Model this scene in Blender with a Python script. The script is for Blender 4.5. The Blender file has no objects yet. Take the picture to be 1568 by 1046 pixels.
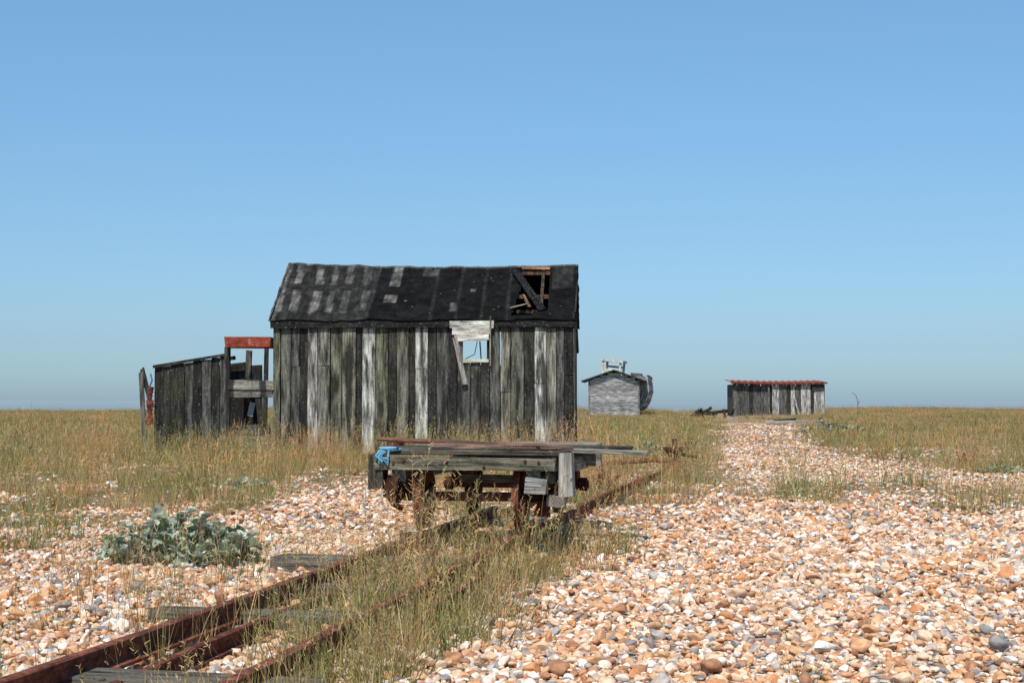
import bpy, math, random
import numpy as np
from mathutils import Vector, Matrix, Euler, noise as mnoise
R = random.Random(7)
rng = np.random.default_rng(11)
scene = bpy.context.scene
scene.view_settings.view_transform = 'Standard'
scene.view_settings.look = 'None'
scene.view_settings.exposure = 0

# ------------------------------------------------------------------ node helpers
def new_mat(name):
    m = bpy.data.materials.new(name); m.use_nodes = True
    nt = m.node_tree
    for n in list(nt.nodes): nt.nodes.remove(n)
    return m, nt
def N(nt, typ, **kw):
    n = nt.nodes.new(typ)
    for k, v in kw.items():
        if k.startswith('i_'):
            n.inputs[k[2:].replace('_', ' ')].default_value = v
        else: setattr(n, k, v)
    return n
def L(nt, a, b): nt.links.new(a, b)
def ramp(nt, stops, interp='LINEAR'):
    n = nt.nodes.new('ShaderNodeValToRGB'); cr = n.color_ramp; cr.interpolation = interp
    while len(cr.elements) < len(stops): cr.elements.new(0.5)
    for e, (p, c) in zip(cr.elements, stops):
        e.position = p
        e.color = (c, c, c, 1) if not hasattr(c, '__len__') else (*c, 1)
    return n
def mixc(nt, fac, a, b, blend='MIX'):
    n = nt.nodes.new('ShaderNodeMix'); n.data_type = 'RGBA'; n.blend_type = blend
    for s, v in ((0, fac), (6, a), (7, b)):
        if isinstance(v, bpy.types.NodeSocket): nt.links.new(v, n.inputs[s])
        elif s == 0: n.inputs[0].default_value = v
        else: n.inputs[s].default_value = (*v, 1)
    return n.outputs[2]
def out(nt, sh):
    o = nt.nodes.new('ShaderNodeOutputMaterial'); L(nt, sh, o.inputs[0])
def principled(nt, col, rough=0.9, spec=0.2, bump=None, bstr=0.4, bdist=0.01, metallic=0):
    p = nt.nodes.new('ShaderNodeBsdfPrincipled')
    if isinstance(col, bpy.types.NodeSocket): L(nt, col, p.inputs['Base Color'])
    else: p.inputs['Base Color'].default_value = (*col, 1)
    p.inputs['Roughness'].default_value = rough
    p.inputs['Specular IOR Level'].default_value = spec
    p.inputs['Metallic'].default_value = metallic
    if bump is not None:
        b = nt.nodes.new('ShaderNodeBump'); b.inputs['Strength'].default_value = bstr
        b.inputs['Distance'].default_value = bdist
        L(nt, bump, b.inputs['Height']); L(nt, b.outputs[0], p.inputs['Normal'])
    return p

# ------------------------------------------------------------------ materials
def wood_mat(name, lichen=0.35, tar=0.0):
    m, nt = new_mat(name)
    uv = N(nt, 'ShaderNodeUVMap', uv_map='UVMap')
    def mp(sx, sy):
        q = N(nt, 'ShaderNodeMapping'); q.inputs['Scale'].default_value = (sx, sy, 1)
        L(nt, uv.outputs[0], q.inputs[0]); return q.outputs[0]
    g = N(nt, 'ShaderNodeTexNoise', i_Scale=1.0, i_Detail=5.0, i_Roughness=0.7); L(nt, mp(110, 3.0), g.inputs['Vector'])
    p = N(nt, 'ShaderNodeTexNoise', i_Scale=1.0, i_Detail=5.0, i_Roughness=0.65); L(nt, mp(16, 2.2), p.inputs['Vector'])
    k = N(nt, 'ShaderNodeTexNoise', i_Scale=1.0, i_Detail=4.0, i_Roughness=0.6); L(nt, mp(40, 20), k.inputs['Vector'])
    a = N(nt, 'ShaderNodeAttribute', attribute_name='Col')
    rg = ramp(nt, [(0.30, 0.22), (0.48, 0.9), (0.70, 1.7)]); L(nt, g.outputs['Fac'], rg.inputs[0])
    rp = ramp(nt, [(0.34, 0.18), (0.5, 0.9), (0.66, 1.7)]); L(nt, p.outputs['Fac'], rp.inputs[0])
    c = mixc(nt, 1.0, a.outputs['Color'], rg.outputs[0], 'MULTIPLY')
    c = mixc(nt, 0.95, c, rp.outputs[0], 'MULTIPLY')
    rk = ramp(nt, [(0.60, 0.0), (0.67, 1.0)]); L(nt, k.outputs['Fac'], rk.inputs[0])
    c = mixc(nt, rk.outputs[0], c, mixc(nt, 0.5, c, (0.30, 0.295, 0.25)))
    rd = ramp(nt, [(0.32, 1.0), (0.40, 0.0)]); L(nt, k.outputs['Fac'], rd.inputs[0])
    c = mixc(nt, rd.outputs[0], c, (0.012, 0.011, 0.01))
    tc = N(nt, 'ShaderNodeTexCoord')
    if lichen:
        ln = N(nt, 'ShaderNodeTexNoise', i_Scale=2.2, i_Detail=4.0); L(nt, tc.outputs['Object'], ln.inputs['Vector'])
        lr = ramp(nt, [(0.48, 0.0), (0.66, lichen)]); L(nt, ln.outputs['Fac'], lr.inputs[0])
        c = mixc(nt, lr.outputs[0], c, mixc(nt, 0.75, c, (0.12, 0.12, 0.055)))
    if tar:
        q = N(nt, 'ShaderNodeMapping'); q.inputs['Scale'].default_value = (7, 7, 1.1); L(nt, tc.outputs['Object'], q.inputs[0])
        tn = N(nt, 'ShaderNodeTexNoise', i_Scale=1.0, i_Detail=5.0, i_Roughness=0.62); L(nt, q.outputs[0], tn.inputs['Vector'])
        tr_ = ramp(nt, [(0.49, 0.0), (0.60, tar)]); L(nt, tn.outputs['Fac'], tr_.inputs[0])
        c = mixc(nt, tr_.outputs[0], c, (0.018, 0.017, 0.015))
    pr = principled(nt, c, 0.9, 0.12, g.outputs['Fac'], 0.8, 0.008)
    out(nt, pr.outputs[0]); return m
WOOD = wood_mat('weathered_wood', 0.28, 0.88)
WOODG = wood_mat('grey_driftwood', 0.0)

def rust_mat():
    m, nt = new_mat('rusted_iron')
    tc = N(nt, 'ShaderNodeTexCoord')
    n1 = N(nt, 'ShaderNodeTexNoise', i_Scale=16.0, i_Detail=7.0, i_Roughness=0.75); L(nt, tc.outputs['Object'], n1.inputs['Vector'])
    r = ramp(nt, [(0.3, (0.03, 0.013, 0.010)), (0.45, (0.10, 0.036, 0.022)), (0.58, (0.20, 0.072, 0.042)), (0.72, (0.36, 0.18, 0.11))])
    L(nt, n1.outputs['Fac'], r.inputs[0])
    a = N(nt, 'ShaderNodeAttribute', attribute_name='Col')
    c = mixc(nt, 1.0, r.outputs[0], a.outputs['Color'], 'MULTIPLY')
    pr = principled(nt, c, 0.85, 0.2, n1.outputs['Fac'], 0.8, 0.01)
    out(nt, pr.outputs[0]); return m
RUST = rust_mat()

def redpaint_mat():
    m, nt = new_mat('flaking_red_paint')
    tc = N(nt, 'ShaderNodeTexCoord')
    n1 = N(nt, 'ShaderNodeTexNoise', i_Scale=11.0, i_Detail=6.0, i_Roughness=.7); L(nt, tc.outputs['Object'], n1.inputs['Vector'])
    r = ramp(nt, [(0.34, (0.05, 0.02, 0.015)), (0.45, (0.22, 0.04, 0.022)), (0.6, (0.32, 0.065, 0.035)), (0.68, (0.4, 0.28, 0.22))])
    L(nt, n1.outputs['Fac'], r.inputs[0])
    out(nt, principled(nt, r.outputs[0], 0.8, 0.2, n1.outputs['Fac'], 0.5, .02).outputs[0]); return m
RED = redpaint_mat()

def felt_mat():
    m, nt = new_mat('tarred_roof_felt')
    tc = N(nt, 'ShaderNodeTexCoord'); a = N(nt, 'ShaderNodeAttribute', attribute_name='Col')
    n1 = N(nt, 'ShaderNodeTexNoise', i_Scale=6.0, i_Detail=7.0, i_Roughness=0.75); L(nt, tc.outputs['Object'], n1.inputs['Vector'])
    n2 = N(nt, 'ShaderNodeTexNoise', i_Scale=34.0, i_Detail=3.0); L(nt, tc.outputs['Object'], n2.inputs['Vector'])
    r1 = ramp(nt, [(0.35, 0.30), (0.55, 1.0), (0.7, 2.0)]); L(nt, n1.outputs['Fac'], r1.inputs[0])
    c = mixc(nt, 1.0, a.outputs['Color'], r1.outputs[0], 'MULTIPLY')
    r2 = ramp(nt, [(0.66, 0.0), (0.74, 0.6)]); L(nt, n2.outputs['Fac'], r2.inputs[0])
    c = mixc(nt, r2.outputs[0], c, mixc(nt, 0.5, c, (0.10, 0.10, 0.08)))
    out(nt, principled(nt, c, 0.95, 0.08, n1.outputs['Fac'], 0.9, 0.05).outputs[0]); return m
FELT = felt_mat()

def plain_attr(name, rough=0.8):
    m, nt = new_mat(name); a = N(nt, 'ShaderNodeAttribute', attribute_name='Col')
    n1 = N(nt, 'ShaderNodeTexNoise', i_Scale=60.0, i_Detail=3.0)
    r = ramp(nt, [(0.3, 0.6), (0.7, 1.3)]); L(nt, n1.outputs['Fac'], r.inputs[0])
    c = mixc(nt, 1.0, a.outputs['Color'], r.outputs[0], 'MULTIPLY')
    out(nt, principled(nt, c, rough, 0.2).outputs[0]); return m
ROPE = plain_attr('rope_fibre')

def grass_mat():
    m, nt = new_mat('dry_grass_blades')
    a = N(nt, 'ShaderNodeAttribute', attribute_name='Col')
    oi = N(nt, 'ShaderNodeObjectInfo'); geo = N(nt, 'ShaderNodeNewGeometry')
    n1 = N(nt, 'ShaderNodeTexNoise', i_Scale=0.45, i_Detail=4.0, i_Roughness=.6); L(nt, geo.outputs['Position'], n1.inputs['Vector'])
    r1 = ramp(nt, [(0.38, (0.55, 0.80, 0.52)), (0.5, (0.95, 0.98, 0.95)), (0.62, (1.28, 0.96, 0.85))]); L(nt, n1.outputs['Fac'], r1.inputs[0])
    c = mixc(nt, 1.0, a.outputs['Color'], r1.outputs[0], 'MULTIPLY')
    r2 = ramp(nt, [(0.0, (0.65, 0.78, 0.55)), (0.5, (1, 1, 1)), (1.0, (1.3, 1.1, 0.95))]); L(nt, oi.outputs['Random'], r2.inputs[0])
    c = mixc(nt, 1.0, c, r2.outputs[0], 'MULTIPLY')
    d = N(nt, 'ShaderNodeBsdfDiffuse'); t = N(nt, 'ShaderNodeBsdfTranslucent'); mx = N(nt, 'ShaderNodeMixShader')
    mx.inputs[0].default_value = 0.2
    L(nt, c, d.inputs[0]); L(nt, c, t.inputs[0]); L(nt, d.outputs[0], mx.inputs[1]); L(nt, t.outputs[0], mx.inputs[2])
    out(nt, mx.outputs[0]); return m
GRASS = grass_mat()

PEB = [(0.0, (0.36, 0.18, 0.095)), (0.09, (0.58, 0.34, 0.19)), (0.22, (0.68, 0.50, 0.35)), (0.35, (0.63, 0.365, 0.19)),
       (0.46, (0.74, 0.63, 0.52)), (0.57, (0.57, 0.26, 0.11)), (0.66, (0.42, 0.385, 0.36)), (0.74, (0.76, 0.56, 0.39)),
       (0.86, (0.80, 0.76, 0.70)), (0.945, (0.24, 0.235, 0.235))]
def pebble_mat():
    m, nt = new_mat('flint_pebbles')
    oi = N(nt, 'ShaderNodeObjectInfo'); r = ramp(nt, PEB, 'CONSTANT'); L(nt, oi.outputs['Random'], r.inputs[0])
    geo = N(nt, 'ShaderNodeNewGeometry')
    n1 = N(nt, 'ShaderNodeTexNoise', i_Scale=45.0, i_Detail=4.0, i_Roughness=0.6); L(nt, geo.outputs['Position'], n1.inputs['Vector'])
    r1 = ramp(nt, [(0.3, (0.64, 0.58, 0.52)), (0.5, (.97, .97, .97)), (0.68, (1.15, 1.12, 1.08))]); L(nt, n1.outputs['Fac'], r1.inputs[0])
    c = mixc(nt, 1.0, r.outputs[0], r1.outputs[0], 'MULTIPLY')
    n2 = N(nt, 'ShaderNodeTexNoise', i_Scale=28.0, i_Detail=2.0); L(nt, geo.outputs['Position'], n2.inputs['Vector'])
    r3 = ramp(nt, [(0.53, 0.0), (0.67, 0.45)]); L(nt, n2.outputs['Fac'], r3.inputs[0])
    c = mixc(nt, r3.outputs[0], c, (0.60, 0.30, 0.14))
    out(nt, principled(nt, c, 0.62, 0.3).outputs[0]); return m
PEBM = pebble_mat()

def ground_mat():
    m, nt = new_mat('shingle_ground')
    geo = N(nt, 'ShaderNodeNewGeometry')
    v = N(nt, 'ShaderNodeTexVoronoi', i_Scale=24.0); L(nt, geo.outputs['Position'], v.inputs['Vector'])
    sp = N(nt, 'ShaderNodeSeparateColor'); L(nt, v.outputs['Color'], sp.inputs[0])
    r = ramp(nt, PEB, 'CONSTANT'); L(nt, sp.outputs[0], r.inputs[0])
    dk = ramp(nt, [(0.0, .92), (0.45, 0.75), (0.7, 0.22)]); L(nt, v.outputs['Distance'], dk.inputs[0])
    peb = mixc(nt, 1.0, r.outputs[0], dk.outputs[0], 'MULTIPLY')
    n1 = N(nt, 'ShaderNodeTexNoise', i_Scale=0.8, i_Detail=7.0, i_Roughness=0.7); L(nt, geo.outputs['Position'], n1.inputs['Vector'])
    gr = ramp(nt, [(0.3, (0.12, 0.10, 0.05)), (0.45, (0.21, 0.155, 0.08)), (0.6, (0.30, 0.21, 0.125)), (0.72, (0.40, 0.27, 0.17))])
    L(nt, n1.outputs['Fac'], gr.inputs[0])
    n2 = N(nt, 'ShaderNodeTexNoise', i_Scale=18.0, i_Detail=4.0, i_Roughness=0.7); L(nt, geo.outputs['Position'], n2.inputs['Vector'])
    r2 = ramp(nt, [(0.35, 0.45), (0.65, 1.4)]); L(nt, n2.outputs['Fac'], r2.inputs[0])
    grc = mixc(nt, 1.0, gr.outputs[0], r2.outputs[0], 'MULTIPLY')
    a = N(nt, 'ShaderNodeAttribute', attribute_name='grass')
    c = mixc(nt, a.outputs['Fac'], peb, grc)
    inv = N(nt, 'ShaderNodeMath', operation='MULTIPLY'); inv.inputs[1].default_value = -1; L(nt, v.outputs['Distance'], inv.inputs[0])
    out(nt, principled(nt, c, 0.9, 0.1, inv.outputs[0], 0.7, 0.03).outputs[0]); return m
GROUND = ground_mat()

def kale_mat():
    m, nt = new_mat('sea_kale_leaf')
    a = N(nt, 'ShaderNodeAttribute', attribute_name='Col'); geo = N(nt, 'ShaderNodeNewGeometry')
    n1 = N(nt, 'ShaderNodeTexNoise', i_Scale=30.0, i_Detail=3.0); L(nt, geo.outputs['Position'], n1.inputs['Vector'])
    r = ramp(nt, [(0.3, 0.6), (0.7, 1.35)]); L(nt, n1.outputs['Fac'], r.inputs[0])
    c = mixc(nt, 1.0, a.outputs['Color'], r.outputs[0], 'MULTIPLY')
    pr = principled(nt, c, 0.6, 0.3, n1.outputs['Fac'], 0.3, 0.01)
    t = N(nt, 'ShaderNodeBsdfTranslucent'); L(nt, c, t.inputs[0]); mx = N(nt, 'ShaderNodeMixShader'); mx.inputs[0].default_value = 0.15
    L(nt, pr.outputs[0], mx.inputs[1]); L(nt, t.outputs[0], mx.inputs[2]); out(nt, mx.outputs[0]); return m
KALE = kale_mat()

def sea_mat():
    m, nt = new_mat('hazed_sea_water')
    geo = N(nt, 'ShaderNodeNewGeometry'); s = N(nt, 'ShaderNodeSeparateXYZ'); L(nt, geo.outputs['Position'], s.inputs[0])
    mr = N(nt, 'ShaderNodeMapRange'); mr.inputs[1].default_value = 150; mr.inputs[2].default_value = 1200; L(nt, s.outputs[1], mr.inputs[0])
    r = ramp(nt, [(0, (0.195, 0.265, 0.295)), (1, (0.225, 0.295, 0.33))]); L(nt, mr.outputs[0], r.inputs[0])  # water colour pales with distance: haze painted into the base colour
    out(nt, principled(nt, r.outputs[0], 1.0, 0.0).outputs[0]); return m
SEA = sea_mat()

# ------------------------------------------------------------------ mesh builder
class MB:
    def __init__(s): s.v = []; s.f = []; s.c = []; s.uv = []; s.m = []; s.sm = []
    def face(s, pts, col, mat=0, uv=None, smooth=False):
        b = len(s.v); s.v += [tuple(p) for p in pts]; s.f.append(tuple(range(b, b + len(pts))))
        s.c.append(col); s.m.append(mat); s.sm.append(smooth)
        s.uv.append(uv or [(p[0], p[2]) for p in pts])
    def box(s, c, size, rot=(0, 0, 0), col=(.1, .1, .1), mat=0, jit=0.0):
        c = Vector(c); M = Euler(rot).to_matrix(); h = [d / 2 for d in size]
        ax = max(range(3), key=lambda i: size[i]); o = [i for i in range(3) if i != ax]
        ru, rv = R.uniform(0, 50), R.uniform(0, 50)
        P = {}
        for i in (-1, 1):
            for j in (-1, 1):
                for k in (-1, 1):
                    P[i, j, k] = Vector((i * h[0] + R.uniform(-jit, jit), j * h[1] + R.uniform(-jit, jit) * .4, k * h[2] + R.uniform(-jit, jit)))
        F = [((-1,-1,-1),(1,-1,-1),(1,-1,1),(-1,-1,1)), ((1,1,-1),(-1,1,-1),(-1,1,1),(1,1,1)),
             ((1,-1,-1),(1,1,-1),(1,1,1),(1,-1,1)), ((-1,1,-1),(-1,-1,-1),(-1,-1,1),(-1,1,1)),
             ((-1,-1,1),(1,-1,1),(1,1,1),(-1,1,1)), ((-1,1,-1),(1,1,-1),(1,-1,-1),(-1,-1,-1))]
        b = len(s.v); keys = list(P.keys()); s.v += [tuple(c + M @ P[q]) for q in keys]
        for f in F:
            s.f.append(tuple(b + keys.index(q) for q in f)); s.c.append(col); s.m.append(mat); s.sm.append(False)
            s.uv.append([(P[q][o[0]] + P[q][o[1]] + ru, P[q][ax] + rv) for q in f])
    def beam(s, a, b_, w, h, col=(.1, .1, .1), mat=0, jit=0.0):
        a = Vector(a); b_ = Vector(b_); d = b_ - a
        q = d.to_track_quat('X', 'Z'); s.box((a + b_) / 2, (d.length, w, h), q.to_euler(), col, mat, jit)
    def lathe(s, prof, c, axis='x', n=28, col=(1, 1, 1), mat=0, smooth=True):
        c = Vector(c)
        def pt(r, h, t):
            a, b = r * math.cos(t), r * math.sin(t)
            return c + (Vector((h, a, b)) if axis == 'x' else Vector((a, h, b)) if axis == 'y' else Vector((a, b, h)))
        for i in range(n):
            t0, t1 = 2 * math.pi * i / n, 2 * math.pi * (i + 1) / n
            for (r0, h0), (r1, h1) in zip(prof[:-1], prof[1:]):
                s.face([pt(r0, h0, t0), pt(r1, h1, t0), pt(r1, h1, t1), pt(r0, h0, t1)], col, mat)
    def tube(s, pts, r, n=7, col=(1, 1, 1), mat=0):
        pts = [Vector(p) for p in pts]; rings = []
        for i, p in enumerate(pts):
            d = (pts[min(i + 1, len(pts) - 1)] - pts[max(i - 1, 0)]).normalized()
            x = d.orthogonal().normalized() if i == 0 else (x - d * x.dot(d)).normalized()
            y = d.cross(x); rr = r if not hasattr(r, '__len__') else r[i]
            rings.append([p + (x * math.cos(2*math.pi*k/n) + y * math.sin(2*math.pi*k/n)) * rr for k in range(n)])
        for a, b in zip(rings[:-1], rings[1:]):
            for k in range(n): s.face([a[k], a[(k+1) % n], b[(k+1) % n], b[k]], col, mat)
    def build(s, name, mats, parent=None, link=True, loc=None, rot=None):
        me = bpy.data.meshes.new(name); me.from_pydata(s.v, [], s.f)
        for m in mats: me.materials.append(m)
        me.polygons.foreach_set('material_index', s.m); me.polygons.foreach_set('use_smooth', s.sm)
        ca = me.color_attributes.new('Col', 'FLOAT_COLOR', 'CORNER'); uv = me.uv_layers.new(name='UVMap')
        cc = []; uu = []
        for f, c, u in zip(s.f, s.c, s.uv):
            if hasattr(c[0], '__len__'):
                for q in c: cc += [*q, 1]
            else: cc += [*c, 1] * len(f)
            for q in u: uu += [q[0], q[1]]
        ca.data.foreach_set('color', cc); uv.data.foreach_set('uv', uu); me.update()
        ob = bpy.data.objects.new(name, me)
        if link: scene.collection.objects.link(ob)
        if parent: ob.parent = parent
        if loc: ob.location = loc
        if rot: ob.rotation_euler = rot
        return ob
def empty(name, loc, rz=0):
    e = bpy.data.objects.new(name, None); scene.collection.objects.link(e); e.location = loc
    e.rotation_euler = (0, 0, rz); e.empty_display_size = 0.3; return e
def jc(c, a=0.12):
    k = 1 + R.uniform(-a, a); return tuple(max(0, x * k * (1 + R.uniform(-.03, .03))) for x in c)

# ------------------------------------------------------------------ terrain
def hz(x, y):
    x = np.asarray(x, float); y = np.asarray(y, float)
    h = 0.022*np.sin(0.9*x+0.5*y+1) + 0.018*np.sin(1.7*x-1.1*y) + 0.012*np.sin(3.1*x+2.3*y+2)
    h += np.clip((np.abs(y)-25)/60, 0, 1) * (0.10*np.sin(0.11*x+0.07*y) + 0.08*np.sin(0.23*x-0.05*y+1))
    e = 146 + 4*np.sin(x*0.03)
    h -= np.clip((y-e)/10, 0, 1)*3.5
    return h
def inpoly(x, y, poly):
    res = np.zeros(x.shape, bool); n = len(poly); j = n-1
    for i in range(n):
        xi, yi = poly[i]; xj, yj = poly[j]
        if yi != yj:
            c = ((yi > y) != (yj > y)) & (x < (xj-xi)*(y-yi)/(yj-yi)+xi)
            res ^= c
        j = i
    return res
PA = [(-400,9),(-60,9),(-2.96,9.06),(-2.68,10.1),(-2.51,11.5),(-2.12,13.2),(-2.05,15.6),(-2.08,17.5),(-1.47,18.6),(-.8,17),(-.6,12.5),
      (.46,11.5),(1.09,12.1),(1.74,13.6),(2.31,17.5),(3.23,24.5),(5.0,38),(7.7,56.7),(12,95),(13,160),(-400,160)]
PB = [(10.1,56.7),(5.9,31.7),(5.58,24.5),(5.7,18.5),(12,15),(400,15),(400,160),(17,160),(15,100)]
PC = [(1.9,13.4),(4.6,13.0),(5.4,14.8),(4,16.4),(2.2,16.3)]
PD = [(-.85,4.0),(-.30,4.0),(-.12,6),(.08,7.5),(.40,9.5),(.5,11.7),(-.7,12),(-.6,9.9),(-.65,7.5),(-.85,6)]
def gmask(x, y):
    s = np.clip(y*0.02, .05, 1.5)
    wx = x + s*(np.sin(2.1*y/np.clip(s*3,.2,9)+x*3)+np.sin(5.3*x/np.clip(s*3,.2,9)+1.3))*0.5 + rng.normal(0, 1, x.shape)*s*.5
    wy = y + s*(np.sin(1.7*x/np.clip(s*2,.2,9)+2)+np.sin(3.9*x+0.7*y))*0.9 + rng.normal(0, 1, x.shape)*s
    m = np.zeros(x.shape)
    m = np.maximum(m, inpoly(wx, wy, PA)*1.0); m = np.maximum(m, inpoly(wx, wy, PB)*0.9)
    m = np.maximum(m, inpoly(wx, wy, PC)*0.55); m = np.maximum(m, inpoly(wx, wy, PD)*0.5)
    pt = np.sin(x*1.9+np.sin(y*.8)*2)*np.sin(y*1.3+np.sin(x*1.1)*2)
    m = np.where((pt > .5) & (y < 17) & (y > 8), m*.3, m)
    return m

xs = 3*np.sinh(np.linspace(-1, 1, 421)*math.asinh(1000)); ys = 8+4*np.sinh(np.linspace(math.asinh(-12), math.asinh(62), 520))
X, Y = np.meshgrid(xs, ys); Z = hz(X, Y)
gm = sum(gmask(X, Y) for _ in range(8))/8
nv = X.size; me = bpy.data.meshes.new('ground')
nx, ny = len(xs), len(ys)
I = (np.arange(ny-1)[:, None]*nx+np.arange(nx-1)[None]).ravel()
Fq = np.stack([I, I+1, I+nx+1, I+nx], 1)
me.vertices.add(nv); me.vertices.foreach_set('co', np.stack([X, Y, Z], -1).ravel())
me.loops.add(Fq.size); me.loops.foreach_set('vertex_index', Fq.ravel().astype(np.int32))
me.polygons.add(len(Fq)); me.polygons.foreach_set('loop_start', np.arange(0, Fq.size, 4, dtype=np.int32))
me.polygons.foreach_set('use_smooth', np.ones(len(Fq), bool))
at = me.attributes.new('grass', 'FLOAT', 'POINT'); at.data.foreach_set('value', gm.ravel().astype(np.float32))
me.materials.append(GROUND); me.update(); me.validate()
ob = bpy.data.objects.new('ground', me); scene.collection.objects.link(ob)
mb = MB(); mb.face([(-20000, 120, -1.6), (20000, 120, -1.6), (20000, 30000, -1.6), (-20000, 30000, -1.6)], (1, 1, 1)); mb.build('sea', [SEA])

# ------------------------------------------------------------------ scatter
def scatter(name, pts, rots, scls, idx, coll):
    me = bpy.data.meshes.new(name); n = len(pts); me.vertices.add(n)
    me.vertices.foreach_set('co', np.asarray(pts, np.float32).ravel())
    for nm, d in (('rot', rots), ('scl', scls)):
        a = me.attributes.new(nm, 'FLOAT_VECTOR', 'POINT'); a.data.foreach_set('vector', np.asarray(d, np.float32).ravel())
    a = me.attributes.new('idx', 'INT', 'POINT'); a.data.foreach_set('value', np.asarray(idx, np.int32))
    ob = bpy.data.objects.new(name, me); scene.collection.objects.link(ob)
    ng = bpy.data.node_groups.new(name+'_nodes', 'GeometryNodeTree')
    ng.interface.new_socket('Geometry', in_out='INPUT', socket_type='NodeSocketGeometry')
    ng.interface.new_socket('Geometry', in_out='OUTPUT', socket_type='NodeSocketGeometry')
    gi = ng.nodes.new('NodeGroupInput'); go = ng.nodes.new('NodeGroupOutput')
    ip = ng.nodes.new('GeometryNodeInstanceOnPoints'); ci = ng.nodes.new('GeometryNodeCollectionInfo')
    ci.inputs['Collection'].default_value = coll; ci.inputs['Separate Children'].default_value = True
    ci.inputs['Reset Children'].default_value = True
    def na(nm, t):
        q = ng.nodes.new('GeometryNodeInputNamedAttribute'); q.data_type = t; q.inputs[0].default_value = nm; return q.outputs[0]
    e = ng.nodes.new('FunctionNodeEulerToRotation')
    ng.links.new(na('rot', 'FLOAT_VECTOR'), e.inputs[0]); ng.links.new(e.outputs[0], ip.inputs['Rotation'])
    ng.links.new(na('scl', 'FLOAT_VECTOR'), ip.inputs['Scale'])
    ng.links.new(na('idx', 'INT'), ip.inputs['Instance Index'])
    ip.inputs['Pick Instance'].default_value = True
    ng.links.new(gi.outputs[0], ip.inputs['Points']); ng.links.new(ci.outputs[0], ip.inputs['Instance'])
    ng.links.new(ip.outputs[0], go.inputs[0])
    md = ob.modifiers.new('instances', 'NODES'); md.node_group = ng
    return ob

# pebbles
import bmesh
pc = bpy.data.collections.new('pebble_shapes')
for i in range(12):
    bm = bmesh.new(); bmesh.ops.create_icosphere(bm, subdivisions=3, radius=1)
    pl = [(Vector((R.gauss(0, 1), R.gauss(0, 1), R.gauss(0, 1))).normalized(), R.uniform(.5, .85)) for _ in range(10)]
    off = Vector((i*7.3, 0, 0))
    for v in bm.verts:
        p = v.co.copy()
        for n_, d_ in pl:
            q = p.dot(n_)
            if q > d_: p -= n_*(q-d_)*0.92
        p *= 1+0.15*mnoise.noise(v.co*1.3+off)
        v.co = Vector((p.x, p.y*(.62+.03*(i % 6)), p.z*(.42+.04*(i % 5))))
    me = bpy.data.meshes.new('pebble_%02d' % i); bm.to_mesh(me); bm.free()
    me.polygons.foreach_set('use_smooth', [True]*len(me.polygons)); me.materials.append(PEBM)
    pc.objects.link(bpy.data.objects.new('pebble_%02d' % i, me))
def fan(n, y0, y1, k, off=0.0):
    y = np.sqrt(rng.uniform(y0*y0, y1*y1, n)); x = rng.uniform(-k, k, n)*y+off; return x, y
PX, PY, PS = [], [], []
for n, y0, y1, s0, s1, k in ((60000, 3.2, 11, .012, .026, .47), (5500, 3.2, 14, .026, .040, .47), (68000, 11, 30, .019, .032, .43), (20000, 30, 62, .034, .054, .33)):
    x, y = fan(n, y0, y1, k); g = gmask(x, y)
    keep = rng.uniform(0, 1, n) > 0.85*g
    if y0 > 29: keep &= (g < .1)
    x, y = x[keep], y[keep]; PX.append(x); PY.append(y); PS.append(rng.uniform(s0, s1, len(x))*np.exp(rng.normal(0, .2, len(x))))
PX, PY, PS = map(np.concatenate, (PX, PY, PS)); n = len(PX)
rot = np.stack([rng.normal(0, .42, n), rng.normal(0, .42, n), rng.uniform(0, 6.28, n)], 1)
scatter('shingle_pebbles', np.stack([PX, PY, hz(PX, PY)+PS*rng.uniform(-.1, .65, n)], 1), rot, np.stack([PS]*3, 1), rng.integers(0, 12, n), pc)

# grass clumps
STRAW = [(.50, .37, .19), (.58, .45, .26), (.42, .29, .15), (.52, .37, .22)]
GREEN = [(.16, .19, .06), (.23, .24, .085), (.12, .15, .05), (.28, .27, .11)]
BROWN = [(.30, .16, .085), (.24, .12, .065)]
def blade(mb, base, az, h, lean, w, col, seg=4, droop=.5):
    d = Vector((math.cos(az), math.sin(az), 0)); sd = Vector((-math.sin(az+R.uniform(-1, 1)), math.cos(az+R.uniform(-1, 1)), 0)).normalized()
    pts = []
    for i in range(seg+1):
        t = i/seg; r = lean*h*(t+droop*t*t); z = h*(t-0.28*lean*t*t)
        pts.append((base+d*r+Vector((0, 0, z)), w*(1-t**1.6)+w*.08))
    for (a, wa), (b, wb) in zip(pts[:-1], pts[1:]):
        mb.face([a-sd*wa/2, a+sd*wa/2, b+sd*wb/2, b-sd*wb/2], col)
    return pts[-1][0], d
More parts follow.
